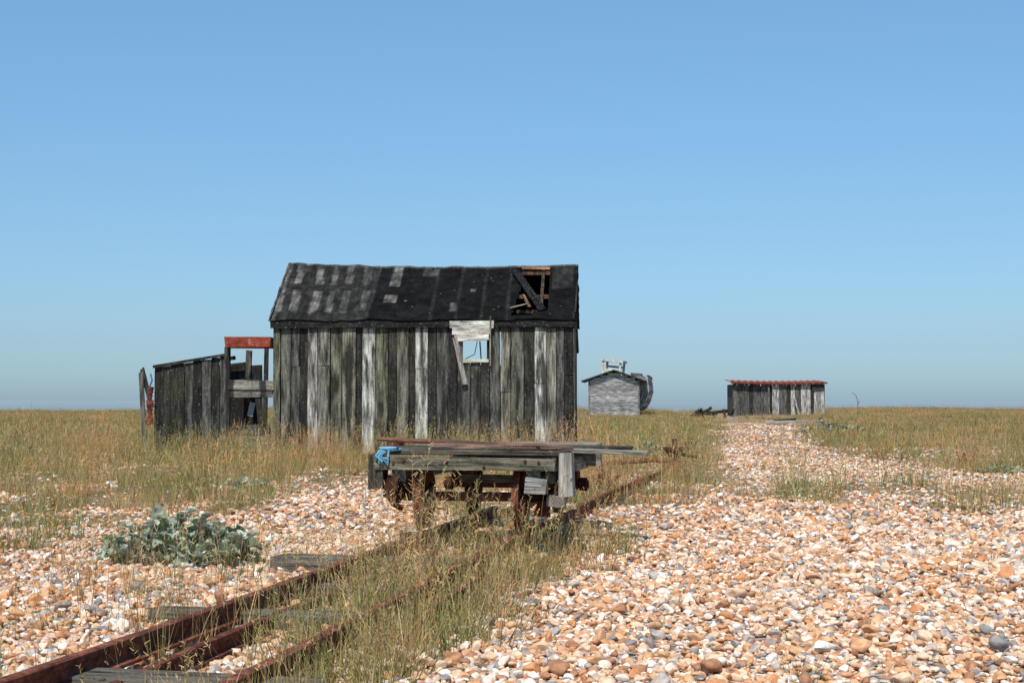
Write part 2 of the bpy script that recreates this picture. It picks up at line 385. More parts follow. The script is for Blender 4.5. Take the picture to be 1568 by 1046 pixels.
def clump(name, nb, rad, h0, h1, w, greens, seeds=0, stalkcol=STRAW, lean=.35):
    mb = MB()
    for _ in range(nb):
        a = R.uniform(0, 6.28); r = rad*math.sqrt(R.random()); b = Vector((r*math.cos(a), r*math.sin(a), -.01))
        col = jc(R.choice(GREEN if R.random() < greens else (STRAW if R.random() < .82 else BROWN)), .25)
        blade(mb, b, a+R.gauss(0, .8), R.uniform(h0, h1), abs(R.gauss(0, lean))+.05, w*R.uniform(.6, 1.2), col)
    for _ in range(seeds):
        a = R.uniform(0, 6.28); r = rad*R.random(); b = Vector((r*math.cos(a), r*math.sin(a), 0)); col = jc(R.choice(stalkcol), .15)
        hh = R.uniform(h1, h1*1.5); tip, d = blade(mb, b, a, hh, R.uniform(.02, .35), w*.5, col, droop=.8)
        for k in range(9):
            p = tip-Vector((0, 0, k*hh*.025))-d*k*.003; u = Vector((R.gauss(0, 1), R.gauss(0, 1), R.uniform(.5, 2))).normalized()*hh*.05
            s_ = u.orthogonal().normalized()*w*.55
            mb.face([p-s_, p+s_, p+u+s_*.4, p+u-s_*.4], jc(col, .2))
    return mb.build(name, [GRASS], link=False)
gc = bpy.data.collections.new('grass_clumps')
specs = [(42, .15, .10, .28, .0042, .38, 4), (42, .16, .11, .30, .004, .2, 6), (36, .12, .07, .2, .0045, .6, 2), (34, .13, .12, .34, .004, .35, 7),
         (46, .18, .08, .24, .0045, .14, 4), (32, .10, .05, .14, .005, .5, 0), (14, .10, .2, .40, .0035, .2, 10),
         (48, .34, .08, .26, .009, .36, 6), (48, .36, .10, .30, .010, .18, 8), (44, .34, .06, .22, .010, .6, 3)]
for i, (nb, rad, h0, h1, w, g, sd) in enumerate(specs):
    gc.objects.link(clump('clump_%02d' % i, nb, rad, h0, h1, w, g, sd))
mb = MB()
for _ in range(4):
    b = Vector((R.gauss(0, .05), R.gauss(0, .05), 0)); col = (.22, .10, .06); hh = R.uniform(.25, .45)
    tip, d = blade(mb, b, R.uniform(0, 6.28), hh, R.uniform(.05, .3), .006, col)
    for k in range(34):
        p = b.lerp(tip, R.uniform(.45, 1))+Vector((R.gauss(0, .012), R.gauss(0, .012), 0)); u = Vector((R.gauss(0, 1), R.gauss(0, 1), R.uniform(0, 1.5))).normalized()*.015
        s_ = u.orthogonal().normalized()*.005; mb.face([p-s_, p+s_, p+u+s_, p+u-s_], jc((.26, .10, .06), .3))
gc.objects.link(mb.build('clump_10', [GRASS], link=False))
mb = MB()
for _ in range(7):
    b = Vector((R.gauss(0, .06), R.gauss(0, .06), 0)); col = jc((.34, .23, .12), .3); hh = R.uniform(.3, .6); az = R.uniform(0, 6.28)
    tip, d = blade(mb, b, az, hh, R.uniform(.1, .5), .0035, col)
    for k in range(5):
        t = R.uniform(.4, .95); p = b+(tip-b)*t; q, _d = blade(mb, p, R.uniform(0, 6.28), hh*.2, .8, .0025, col, 2)
        for j in range(3): mb.face([q, q+Vector((.006, 0, .004)), q+Vector((.004, .003, .016))], jc(col))
gc.objects.link(mb.build('clump_11', [GRASS], link=False))

G = []
def addg(x, y, kinds, s0, s1, zz=0):
    n = len(x); G.append((x, y, rng.choice(kinds, n), rng.uniform(s0, s1, n)))
hutc = lambda x, y: (x > -3.75) & (x < 1.0) & (y > 24.05) & (y < 27.2)
trk = lambda x, y: (x > -.95) & (x < .6) & (y > 8.5) & (y < 11.2)
x, y = fan(3300, 8.5, 30, .48); k = rng.uniform(0, 1, len(x)) < gmask(x, y)*.95; k &= ~hutc(x, y) & ~trk(x, y); x, y = x[k], y[k]
addg(x, y, [0, 1, 2, 3, 4, 2, 1], .6, 1.05)
x, y = fan(800, 8.5, 22, .48); k = (gmask(x, y) > .5) & ~trk(x, y); addg(x[k], y[k], [1, 3, 4, 6], .8, 1.3)
x, y = fan(1300, 22.6, 24.0, .48); k = (gmask(x, y) > .5) & (x < 3); addg(x[k][:560], y[k][:560], [0, 1, 3, 4, 6], .7, 1.2)
x, y = fan(5800, 28, 75, .40); k = rng.uniform(0, 1, len(x)) < gmask(x, y); addg(x[k], y[k], [7, 8, 9, 9], .6, 1.0)
x, y = fan(6800, 70, 146, .38); k = rng.uniform(0, 1, len(x)) < gmask(x, y); addg(x[k], y[k], [7, 8, 9], .45, .95)
lx = lambda x, y: (x+.27)-.186*(y-9.1)
x = rng.uniform(-1.3, .8, 1000); y = rng.uniform(3.5, 8.9, 1000); k = (gmask(x, y) > .1) & (rng.uniform(0, 1, 1000) < .42) & (lx(x, y) > -.14) & (lx(x, y) < .8); addg(x[k], y[k], [2, 5, 5, 0, 4], .4, .85)
y = rng.uniform(6.0, 8.4, 60); x = -.27+.186*(y-9.1)+rng.normal(.12, .14, 60); addg(x, y, [1, 3, 4, 6, 2], .6, 1.1)
y = rng.uniform(5.4, 8.6, 60); x = -.27+.186*(y-9.1)+rng.normal(.48, .13, 60); addg(x, y, [1, 4, 2, 3], .6, 1.15)
y = rng.uniform(3.7, 6.0, 46); x = -.27+.186*(y-9.1)+rng.normal(.46, .14, 46); addg(x, y, [1, 4, 2, 5], .45, .85)
x = rng.uniform(-.85, .7, 22); y = rng.uniform(8.5, 9.0, 22); addg(x, y, [5, 5, 2, 6], .5, .85)
x = rng.uniform(.25, .75, 18); y = rng.uniform(9.0, 10.6, 18); addg(x, y, [2, 0, 4], .6, 1.0)
x, y = fan(420, 4.2, 11, .45); k = (x < -.9) & (gmask(x, y) < .1) & (rng.uniform(0, 1, 420) < .3); addg(x[k], y[k], [5, 5, 2, 6], .4, .8)
x, y = fan(500, 5, 13, .45); k = (x > .4) & (gmask(x, y) < .1) & (rng.uniform(0, 1, 500) < .09); addg(x[k], y[k], [5, 5, 2], .3, .6)
x = rng.uniform(-2.4, -1.15, 34); y = rng.uniform(4.6, 7.8, 34); addg(x, y, [11, 11, 6], .5, .95)
x = np.array([4.7, 5.2, .8, 1.15, 2.2, 2.6, 5.5]); y = np.array([20, 21, 13.4, 14.6, 21, 22.5, 19]); addg(x, y, [10], .7, 1.1)
x, y = fan(60, 18, 60, .4); k = gmask(x, y) > .5; addg(x[k], y[k], [11], .8, 1.3)
gx, gy, gk, gs = [np.concatenate([g[i] for g in G]) for i in range(4)]; n = len(gx)
scatter('grass', np.stack([gx, gy, hz(gx, gy)], 1), np.stack([rng.normal(0, .06, n), rng.normal(0, .06, n), rng.uniform(0, 6.28, n)], 1),
        np.stack([gs, gs, gs*rng.uniform(.85, 1.15, n)], 1), gk, gc)

# ------------------------------------------------------------------ main hut
pale = (.44, .43, .38); mid = (.15, .142, .12); grn = (.155, .155, .105); dark = (.036, .034, .031); grey = (.09, .088, .08); tan = (.23, .215, .17)
hut = empty('derelict_wooden_hut', (-3.71, 24.28, 0), math.radians(-3.4))
W, D, EZ, RZ = 4.66, 2.9, 2.14, 3.13
HX0, HX1, HZ0, HZ1 = 2.96, 3.33, 1.52, 1.86
mb = MB(); x = 0.0
seq = [(12, grn), (16, mid), (14, grey), (12, dark), (15, pale), (20, tan), (18, grn), (22, tan), (9, dark), (20, pale), (20, grn), (14, dark), (18, mid), (10, dark),
       (19, pale), (13, dark), (18, grey), (14, dark), (20, grey), (16, grey), (14, dark), (16, grey), (16, tan), (20, mid), (16, dark), (18, pale), (15, tan), (12, grey), (14, dark)]
tot = sum(a for a, _ in seq)
for wpx, col in seq:
    w = wpx/tot*W; xc = x+w/2; ww = w-R.uniform(.006, .016); yo = R.uniform(-.016, .006); c = jc(col, .18); rz = R.gauss(0, .003)
    def seg(z0, z1, x_=None, w_=None): mb.box((x_ or xc, yo, (z0+z1)/2), (w_ or ww, .022, z1-z0), (0, rz, 0), c, 0, .003)
    a, b = xc-ww/2, xc+ww/2
    if b > HX0 and a < HX1:
        seg(R.uniform(-.02, .04), HZ0); seg(HZ1, EZ-.04)
        if a < HX0-.02: seg(HZ0, HZ1, (a+HX0)/2, HX0-a)
        if b > HX1+.02: seg(HZ0, HZ1, (b+HX1)/2, b-HX1)
    else:
        if R.random() < .3:
            j = R.uniform(.9, 1.5); seg(R.uniform(-.02, .05), j); c = jc(c, .3); seg(j+.008, EZ-.04)
        else: seg(R.uniform(-.03, .12), EZ-.04)
    x += w
mb.build('front_wall_boards', [WOOD], hut)
mb = MB(); x = 0
BX0, BX1, BZ0, BZ1 = 2.60, 3.28, 1.50, 2.06
while x < W-.05:
    w = min(R.uniform(.14, .2), W-x); c = jc(R.choice([mid, dark, grey]), .2); xc = x+w/2
    if xc > BX0 and xc < BX1: mb.box((xc, D, BZ0/2), (w-.003, .022, BZ0), (0, 0, 0), c)
    else: mb.box((xc, D, EZ/2), (w-.003, .022, EZ), (0, 0, 0), c)
    x += w
mb.build('back_wall_boards', [WOOD], hut)
mb = MB()
for gx_ in (.012, W-.012):
    y = .02
    while y < D-.03:
        w = min(R.uniform(.14, .2), D-y-.01); yc = y+w/2; t = 1-abs(yc-D/2)/(D/2); top = EZ+(RZ-EZ)*t-.06
        if w > .02: mb.box((gx_+R.uniform(-.004, .004), yc, top/2), (.022, w-.005, top), (0, 0, 0), jc(R.choice([mid, dark, grey]), .2), 0, .002)
        y += w
mb.beam((W+.02, -.02, 2.24), (W+.03, .0, 0.0), .02, .06, jc(grey), 0, .004)
mb.beam((W+.03, -.10, 2.20), (W+.05, .75, 2.72), .02, .10, jc(dark), 0, .005)
mb.beam((W+.03, .10, 2.30), (W+.06, .16, 1.62), .02, .06, jc(dark), 0, .006)
mb.beam((-.03, -.08, 2.14), (-.03, 1.45, 3.12), .02, .09, jc(grey), 0, .005)
mb.build('gable_walls', [WOOD], hut)
mb = MB()
for z in (.15, 1.1, 2.04): mb.box((W/2 if z != 1.1 else 1.4, .05, z), (W-.1 if z != 1.1 else 2.7, .06, .08), (0, 0, 0), dark)
for z in (.15, 1.1, 2.10): mb.box((W/2, D-.05, z), (W-.1, .06, .06), (0, 0, 0), dark)
for x_ in (.06, 1.5, 2.86, 3.42, W-.06):
    mb.box((x_, .11, 1.02), (.07, .06, 2.0), (0, 0, 0), dark)
for x_ in (.06, 1.5, 2.52, 3.42, W-.06): mb.box((x_, D-.11, 1.02), (.07, .06, 2.0), (0, 0, 0), dark)
for i in range(11):
    x_ = .15+i*.44
    if i == 9: x_ += .04
    mb.beam((x_, .0, 2.09), (x_, D/2, 3.0), .05, .08, (.07, .05, .035)); mb.beam((x_, D/2, 3.0), (x_, D, 2.09), .05, .08, (.07, .05, .035))
mb.box((W/2, .72, 2.53), (W-.06, .05, .06), (0, 0, 0), (.14, .08, .05)); mb.box((W/2, D/2, 2.98), (W-.06, .04, .10), (0, 0, 0), (.16, .09, .05))
mb.box((W/2, .35, 2.27), (W-.06, .05, .05), (0, 0, 0), (.12, .07, .05))
mb.build('roof_and_wall_framing', [WOOD], hut)
def roof_z(x, t): return EZ-.03+(RZ-EZ+.03)*t-.045*math.sin(math.pi*x/W)*t-.05*(x/W)*t+.014*math.sin(x*5+t*3)*(1-t)+.006*math.sin(x*7.3)*t
def hole(x, t):
    e = .05*mnoise.noise(Vector((x*6, t*6, 3)))
    return (3.80+e < x < 4.27+e*.4 and .16+e < t < .95) or (3.68+(t-.05)*.35+e < x < 4.05+e and .05 < t < .40) or (3.72 < x < 4.27 and .88 < t < .955)
def felt_col(x, t):
    nz = mnoise.noise(Vector((x*3, t*4, 0)))*.5+.5; base = .006+.007*nz; c = [base, base, base*1.02]
    px = 418+x*100.4+(17-5*x)*t
    k = 0
    st = math.sin(px*.24+3.2*mnoise.noise(Vector((x*1.7, t*.6, 5))))+.9*mnoise.noise(Vector((x*7, t*2, 3)))
    if x < 1.42 and (t > .60+.05*nz and t < .97 or .08+.1*nz < t < .52) and st > .2: k = .8-.4*(x/1.42)
    if x < 1.5: k = max(k, .13)
    if (1.70 < x < 1.86 and t > .60) or (1.66 < x < 1.86 and .30 < t < .46): k = .7
    if (2.2 < x < 2.45 and .8 < t < .96): k = .4*nz
    if (2.72 < x < 2.85 and .12 < t < .3) or (3.0 < x < 3.1 and .5 < t < .57): k = .45
    if 2.4 < x < 3.7 and math.sin(x*16) > .93: k = max(k, .08)
    if 4.3 < x < 4.65 and t > .55: k = max(k, .22*nz)
    if t > .975 or (x < .05): k = max(k, .6)  # pale line on ridge and left edge: highlight painted into the felt colour
    k *= .15+1.7*(mnoise.noise(Vector((x*9, t*7, 9)))*.5+.5)*(.7+.8*mnoise.noise(Vector((x*30, t*5, 2))))
    k = min(max(k, 0), 1)
    return tuple(a*(1-k)+b*k for a, b in zip(c, (.22, .215, .195)))
mb = MB(); NX, NT = 170, 50; x0, x1 = -.06, W+.05
def rp(i, j, back=False):
    xx = x0+(x1-x0)*i/NX; t = j/NT; ex = .018*mnoise.noise(Vector((t*9, 0, i > NX/2)))if i in (0, NX) else 0
    y = -.09+(D/2+.09)*t; z = roof_z(xx, t)+.02+.012*mnoise.noise(Vector((xx*5, t*7, 1)))+(.016*mnoise.noise(Vector((xx*9, 0, 7))) if j == 0 else 0)
    if .52 < t < .56: z += .012
    return Vector((xx+ex, (D-y) if back else y, z)), xx, t
for back in (False, True):
    for i in range(NX):
        for j in range(NT):
            q = [rp(i, j, back), rp(i+1, j, back), rp(i+1, j+1, back), rp(i, j+1, back)]
            xm, tm = (q[0][1]+q[1][1])/2, (q[0][2]+q[2][2])/2
            if not back and hole(xm, tm): continue
            mb.face([a[0] for a in q], [felt_col(a[1], a[2]) for a in q] if not back else (.02, .02, .02), 0)
ro = mb.build('felted_roof', [FELT], hut)
w_ = ro.modifiers.new('weld', 'WELD'); w_.merge_threshold = .001
s_ = ro.modifiers.new('thick', 'SOLIDIFY'); s_.thickness = .018; s_.offset = -1
mb = MB()
mb.box((W/2, -.055, 2.065), (W+.06, .03, .11), (0, 0, 0), (.022, .021, .02), 0, .008)  # dark strip put in for the shadow of the eaves on the wall
mb.beam((3.68, 1.22, 3.01), (4.18, .10, 2.29), .13, .02, (.012, .012, .012), 0, .008)
mb.beam((3.70, .12, 2.32), (3.95, .35, 2.40), .07, .015, (.32, .27, .2), 0, .006)
mb.beam((3.98, .28, 2.34), (3.86, .52, 2.55), .05, .015, (.2, .14, .09), 0, .006)
mb.beam((3.80, D/2-.13, 3.04), (4.26, D/2-.13, 3.03), .03, .04, (.42, .2, .1), 0, .004)
for i in range(34):
    xx = R.uniform(1.0, 4.6); t = R.uniform(.05, .95)
    if hole(xx, t): continue
    mb.box((xx, -.09+1.54*t, roof_z(xx, t)+.034), (R.uniform(.015, .05), .02, .012), (.6, 0, R.uniform(0, 3)), (.12, .115, .10))
mb.build('eaves_shadow_strip_and_loose_boards', [WOODG], hut)
mb = MB()
for k_, (za, zb, xa, xb) in enumerate([(2.00, 2.11, 2.76, 3.44), (1.90, 1.995, 2.80, 3.40), (1.80, 1.895, 2.84, 3.36)]):
    mb.box(((xa+xb)/2, -.085-.003*k_, (za+zb)/2), (xb-xa, .02, zb-za), (0, R.gauss(0, .025), 0), jc((.60, .57, .50), .15), 0, .008)
mb.beam((3.39, -.09, 2.18), (3.39, -.045, 1.42), .02, .085, jc((.3, .26, .19)), 0, .004)
mb.beam((2.92, -.05, 1.90), (2.94, -.04, 1.50), .02, .05, jc((.33, .30, .24)), 0, .003)
mb.beam((2.94, -.03, 1.49), (3.36, -.03, 1.50), .02, .05, jc((.4, .38, .3)), 0, .003)
mb.beam((2.84, -.11, 1.86), (3.00, -.08, 1.14), .02, .075, jc((.30, .28, .25)), 0, .005)
mb.beam((3.00, -.02, 1.53), (3.14, 0, 1.60), .01, .012, (.02, .02, .02)); mb.beam((3.14, 0, 1.60), (3.18, 0, 1.80), .01, .012, (.02, .02, .02)); mb.beam((3.24, 0, 1.52), (3.22, 0, 1.80), .012, .02, (.03, .03, .03))
mb.build('window_frame_and_boarding', [WOODG], hut)

# ------------------------------------------------------------------ lean-to enclosure left of hut
lt = empty('broken_timber_enclosure', (-5.55, 24.30, 0), 0)
mb = MB(); x = 0
while x < 1.10:
    w = R.uniform(.10, .15); t = x/1.1; top = 1.40+.2*t+R.uniform(-.03, .015)
    mb.box((x+w/2, R.uniform(-.01, .01), top/2-.01), (w-.008, .022, top+.02), (0, R.gauss(0, .006), 0), jc(R.choice([dark, dark, grey, (.03, .03, .028), mid]), .25), 0, .004); x += w
mb.beam((-.02, -.03, 1.41), (1.12, -.03, 1.60), .03, .04, dark, 0, .005)
mb.beam((1.13, 0, 0), (1.13, 0, 1.72), .09, .09, grey, 0, .004)
mb.beam((1.14, -.03, 1.13), (1.86, -.05, 1.12), .03, .15, (.30, .28, .24), 0, .006)
mb.beam((1.14, -.02, .98), (1.84, -.03, .99), .03, .10, (.18, .17, .15), 0, .006)
mb.beam((1.13, -.02, .42), (1.80, -.02, .44), .03, .15, grey, 0, .01); mb.beam((1.13, -.03, .27), (1.82, -.02, .26), .03, .16, (.2, .18, .14), 0, .01); mb.beam((1.15, -.02, .09), (1.80, -.02, .1), .03, .17, mid, 0, .01)
for k_ in range(11):
    mb.box((.0, .1+k_*.15, .68), (.02, .142, 1.36), (0, 0, 0), jc(dark), 0, .004)
x = .1
while x < 1.42:
    mb.box((x, 1.72, .72), (.13, .02, 1.5), (0, R.gauss(0, .01), 0), jc(R.choice([dark, grey]), .3), 0, .01); x += .138
for x_ in (1.68, 1.84): mb.box((x_, 1.72, .36), (.13, .02, .74), (0, 0, 0), jc(dark), 0, .01)
mb.beam((1.44, 1.70, 0), (1.47, 1.70, 1.78), .07, .07, dark, 0, .003); mb.beam((1.1, 1.68, 1.05), (1.95, 1.68, 1.03), .04, .10, grey, 0, .003)
mb.beam((1.30, .6, 0), (1.36, .6, 1.68), .03, .09, (.12, .11, .09), 0, .01); mb.beam((1.42, .62, .95), (1.52, .62, .1), .03, .06, dark, 0, .01)
mb.beam((-.12, -.05, .02), (-.20, -.04, 1.32), .02, .07, mid, 0, .006); mb.beam((-.06, -.05, .9), (-.22, .1, 1.38), .02, .09, grey, 0, .006)
mb.beam((0, .3, 1.38), (1.2, .3, 1.56), .05, .06, dark); mb.beam((0, 1.6, 1.36), (1.2, 1.6, 1.5), .05, .06, dark)
mb.build('boards_and_posts', [WOOD], lt)
mb = MB()
mb.beam((1.12, -.05, 1.79), (1.83, -.06, 1.79), .30, .17, (1, 1, 1), 0, .014)
mb.build('red_painted_lintel', [RED], lt)
mb = MB()
for k_ in range(9):
    mb.box((-.05-.008*R.random(), -.06, .55+k_*.065), (.08+R.uniform(-.04, .03), .05, .07), (0, R.gauss(0, .4), R.gauss(0, .3)), jc((1, .8, .8)), 0, .01)
mb.build('rusted_iron_fittings', [RUST], lt)
mb = MB(); mb.tube([(-.05, -.06, 1.30), (-.02, -.08, 1.2), (-.06, -.08, 1.1), (-.03, -.07, 1.02)], .014, 6, (.05, .16, .26)); 
mb.box((1.42, .5, .75), (.09, .01, .22), (0, .2, 0), (.6, .6, .58)); mb.build('rope_and_pale_panel', [ROPE], lt)  # small pale panel set behind the open frame

# ------------------------------------------------------------------ railway track
TA = math.atan(.186)
tr = empty('railway_track', (-.27, 9.1, 0), -TA)
prof = [(-.036, 0), (.036, 0), (.036, .010), (.008, .018), (.008, .056), (.019, .062), (.021, .082), (.014, .086), (-.014, .086), (-.021, .082), (-.019, .062), (-.008, .056), (-.008, .018), (-.036, .010)]
def rail(mb, path, sc=1.0, col=(1, 1, 1)):
    rings = []
    for i, p in enumerate(path):
        p = Vector(p); d = (Vector(path[min(i+1, len(path)-1)])-Vector(path[max(0, i-1)])).normalized(); sx = Vector((d.y, -d.x, 0)).normalized()
        s2 = sc*R.uniform(.96, 1.04)
        rings.append([p+sx*a*s2+Vector((0, 0, b*sc))+Vector((R.uniform(-.0015, .0015), 0, R.uniform(-.0015, .0015))) for a, b in prof])
    m = len(prof)
    for a, b in zip(rings[:-1], rings[1:]):
        for k in range(m): mb.face([a[k], a[(k+1) % m], b[(k+1) % m], b[k]], col)
    mb.face(rings[0][::-1], col); mb.face(rings[-1], col)
RC = (1.1, 1.0, 1.0)
mb = MB()
rail(mb, [(-.29+.012*math.sin(y_*.9), y_, .032+.010*math.sin(y_*.7)) for y_ in np.arange(-6.2, 2.5, .15)], 1, RC)
rail(mb, [(.29+.012*math.sin(y_*.9), y_, .020+.012*math.sin(y_*.7+1)) for y_ in np.arange(-6.2, 2.5, .15)], 1, RC)
rail(mb, [(-.13+.02*math.sin(y_), y_, -.020+.012*math.sin(y_*1.3)) for y_ in np.arange(-4.6, .2, .15)], .8, (.85, .75, .75))
rail(mb, [(.29+.02*math.sin(y_*.6), y_, .02+.03*math.sin(y_*.5)) for y_ in np.arange(2.5, 13.2, .4)], .95, RC)
rail(mb, [(-.29+.02*math.sin(y_*.6), y_, .0) for y_ in np.arange(2.5, 9, .4)])
rail(mb, [(.42, -2.9, -.02), (.42, -2.4, .0), (.40, -1.8, .0), (.38, -1.2, -.02)], .7, (.9, .75, .75))
mb.build('rails', [RUST], tr)
mb = MB()
for y_, xa, xb, z_ in ((-.85, -.84, .45, .022), (-2.85, -.66, .35, .012), (-4.35, -.28, .5, .0), (.9, -.6, .6, -.01), (-5.6, -.5, .5, -.01), (-1.9, -.3, .45, -.02), (3, -.5, .5, -.02), (4.6, -.5, .5, -.02), (6.4, -.5, .5, -.02)):
    mb.beam((xa, y_, z_), (xb, y_+R.uniform(-.05, .05), z_-.015), .19, .10, jc((.14, .125, .10)), 0, .016)
mb.build('wooden_sleepers', [WOODG], tr)
mb = MB()
mb.lathe([(0, 0), (.16, 0), (.16, .04), (.09, .07), (.07, .20), (.10, .26), (.13, .28), (.13, .32), (0, .32)], (0, 0, 0), 'z', 20, (.8, .8, .8))
mb.lathe([(.03, .3), (.03, .42), (0, .42)], (0, 0, 0), 'z', 8); mb.tube([(-.9, -.1, .12), (-.3, -.05, .16), (0, 0, .15)], .03); mb.tube([(0, 0, .24), (.28, .06, .2)], .02)
mb.build('rusted_winch_drum', [RUST], None, True, (2.0, 19.3, 0.0))

# ------------------------------------------------------------------ trolley
tl = empty('rusty_rail_trolley', (-.27, 9.1, -.005), -TA)
dk = (.085, .075, .06); gw = (.24, .215, .175); lt_ = (.36, .34, .30)
mb = MB()
mb.box((0.0, 0.0, .535), (1.07, .10, .075), (0, .004, 0), jc((.20, .175, .13)), 0, .008)
mb.box((.18, .50, .425), (.62, .07, .045), (0, .01, 0), jc((.2, .19, .15)), 0, .005)
mb.box((.02, 1.95, .50), (1.05, .10, .10), (0, 0, 0), jc(gw), 0, .006)
for sx in (-.40, .40): mb.box((sx, 1.0, .475), (.08, 2.0, .09), (0, 0, 0), jc(gw), 0, .004)
mb.box((-.53, .03, .48), (.09, .13, .20), (.03, .04, 0), jc(dk), 0, .010)
mb.box((.585, .06, .475), (.075, .12, .25), (0, -.02, 0), jc(lt_), 0, .008)
mb.box((.50, .18, .50), (.06, .35, .14), (0, 0, 0), jc(dk), 0, .006)
mb.box((.43, -.03, .41), (.12, .10, .09), (0, .04, 0), jc((.26, .25, .22)), 0, .010)
mb.box((.53, .05, .325), (.10, .12, .06), (0, .08, 0), jc(gw), 0, .008)
mb.build('timber_frame', [WOODG], tl)
mb = MB(); y = .03
for k_ in range(10):
    w = R.uniform(.16, .21)
    if k_ not in (5,):
        xa, xb = -.54+R.uniform(-.05, .10), .54+R.uniform(-.08, .08)
        mb.box(((xa+xb)/2, y+w/2, .592+R.uniform(-.004, .010)), (xb-xa, w-.02, .028), (R.gauss(0, .012), R.gauss(0, .01), R.gauss(0, .015)), jc(R.choice([gw, dk, (.28, .24, .19)])), 0, .010)
    y += w+.01
mb.box((.70, .62, .585), (.58, .12, .030), (0, .03, -.10), jc(gw), 0, .010); mb.box((.55, 1.1, .60), (.60, .10, .03), (0, .02, .06), jc(dk), 0, .008)
mb.box((-.20, .75, .632), (1.1, .08, .020), (0, .035, -.10), jc((.18, .09, .06)), 0, .008)
mb.box((.15, .35, .625), (.85, .07, .02), (0, .012, .12), jc((.22, .15, .11)), 0, .006)
mb.build('deck_planks', [WOODG], tl)
mb = MB()
def wheel(cx, cy, s):
    z = .333
    # tyre with flange as an open ring, six flat spokes and a hub, so the wheel reads as a wheel when seen obliquely
    mb.lathe([(.168, -.022*s), (.192, -.022*s), (.194, .010*s), (.214, .013*s), (.214, .022*s), (.168, .022*s), (.168, -.022*s)], (cx, cy, z), 'x', 40, jc((.95, .85, .82)))
    mb.lathe([(.001, -.045*s), (.045, -.045*s), (.052, -.01*s), (.052, .01*s), (.045, .045*s), (.001, .045*s)], (cx, cy, z), 'x', 20, (.7, .6, .6))
    for k in range(6):
        a = k*math.pi/3+.3; mb.beam((cx, cy+.04*math.cos(a), z+.04*math.sin(a)), (cx, cy+.172*math.cos(a), z+.172*math.sin(a)), .018, .040, (.65, .55, .55))
for cy in (.20, 1.62):
    wheel(-.29, cy, -1); wheel(.29, cy, 1); mb.tube([(-.50, cy, .333), (-.26, cy, .333), (0, cy, .333), (.26, cy, .333), (.50, cy, .333)], .028, 12, (1.2, 1.0, 1.0))
    for sx in (-.40, .40):
        mb.box((sx, cy, .365), (.07, .13, .11), (0, 0, 0), (.4, .35, .35), 0, .006); mb.lathe([(.001, 0), (.045, 0), (.045, .05), (.001, .05)], (sx+(.04 if sx > 0 else -.09), cy, .335), 'x', 16, (.5, .45, .45))
mb.tube([(-.44, .05, .44), (-.46, -.02, .36), (-.42, -.04, .30), (-.38, 0, .27)], .018, 7, (.35, .3, .3))
mb.box((-.44, .0, .39), (.06, .04, .13), (0, .25, 0), (.3, .28, .28), 0, .012)
mb.box((.44, .1, .27), (.08, .08, .08), (0, .1, 0), (.7, .5, .4), 0, .012)
for bx in (-.42, -.36, -.1, .12, .36, .44): mb.lathe([(.001, -.058), (.009, -.058), (.010, -.05), (.010, -.04)], (bx, 0, .535+R.uniform(-.02, .02)), 'y', 8, (.7, .6, .6))
mb.beam((-.55, .2, .60), (-.62, .9, .62), .04, .02, (1, .7, .6)); mb.beam((-.6, .55, .65), (.1, .5, .63), .05, .012, (.8, .8, .8), 0, .008)
mb.build('wheels_axles_ironwork', [RUST], tl)
mb = MB(); bl = (.13, .36, .50)
for k_ in range(9):
    p0 = Vector((-.47+R.uniform(-.04, .04), -.055-R.uniform(0, .012), .60+R.uniform(0, .010)))
    mb.tube([p0+Vector((.05, .10, .012)), p0, p0+Vector((R.uniform(-.04, .02), -.012, -.03)), p0+Vector((R.uniform(-.02, .03), -.008, -R.uniform(.04, .09)))], .006, 6, jc(bl, .35))
mb.tube([(-.46+.05*math.cos(a), .0+.06*math.sin(a), .622) for a in np.linspace(0, 6, 14)], .008, 6, (.2, .42, .55))
mb.build('blue_rope', [ROPE], tl)

# ------------------------------------------------------------------ sea kale
def kale(name, loc, rad, hgt, nl, ls):
    mb = MB()
    for _ in range(nl):
        a = R.uniform(0, 6.28); r = rad*math.sqrt(R.random()); hb = hgt*(1-(r/rad)**2)*R.uniform(.15, .9)
        b = Vector((r*math.cos(a), r*math.sin(a)*.7, hb)); az = a+R.gauss(0, .9); el = R.uniform(-.1, 1.15)
        M = Matrix.Rotation(az, 3, 'Z') @ Matrix.Rotation(-el, 3, 'Y') @ Matrix.Rotation(R.gauss(0, .5), 3, 'X')
        l = ls*R.uniform(.6, 1.3); wd = l*R.uniform(.6, .9); ph = R.uniform(0, 9); NU, NV = 9, 6
        col = jc(R.choice([(.27, .33, .23), (.33, .40, .30), (.42, .48, .38), (.16, .22, .12), (.28, .33, .19)]), .18)
        if R.random() < .05: col = (.60, .66, .56)
        def P(u, v):
            w = wd*(math.sin(math.pi*min(1, u*.93+.05))**.6)*(.84+.16*math.sin(u*17+ph)); s = (v-.5)
            zz = .55*l*(-.8*u*u+.25*u)+abs(s)*l*.4+l*.08*math.sin(u*15+ph+v*3)*abs(s)*2.4
            return b+M @ Vector((u*l, s*w, zz))
        for i in range(NU):
            for j in range(NV):
                u0, u1, v0, v1 = i/NU, (i+1)/NU, j/NV, (j+1)/NV
                mb.face([P(u0, v0), P(u1, v0), P(u1, v1), P(u0, v1)], col)
        mb.tube([Vector((b.x*.4, b.y*.4, 0)), b, P(.5, .5)], .005, 5, (.28, .34, .24))
    return mb.build(name, [KALE], None, True, loc)
kale('sea_kale_plant', (-1.83, 8.7, .0), .40, .27, 180, .12)
kale('sea_kale_plant', (-7.35, 23.5, 0), .28, .2, 30, .15)
kale('sea_kale_plant', (2.0, 23.3, .02), .35, .3, 40, .15)
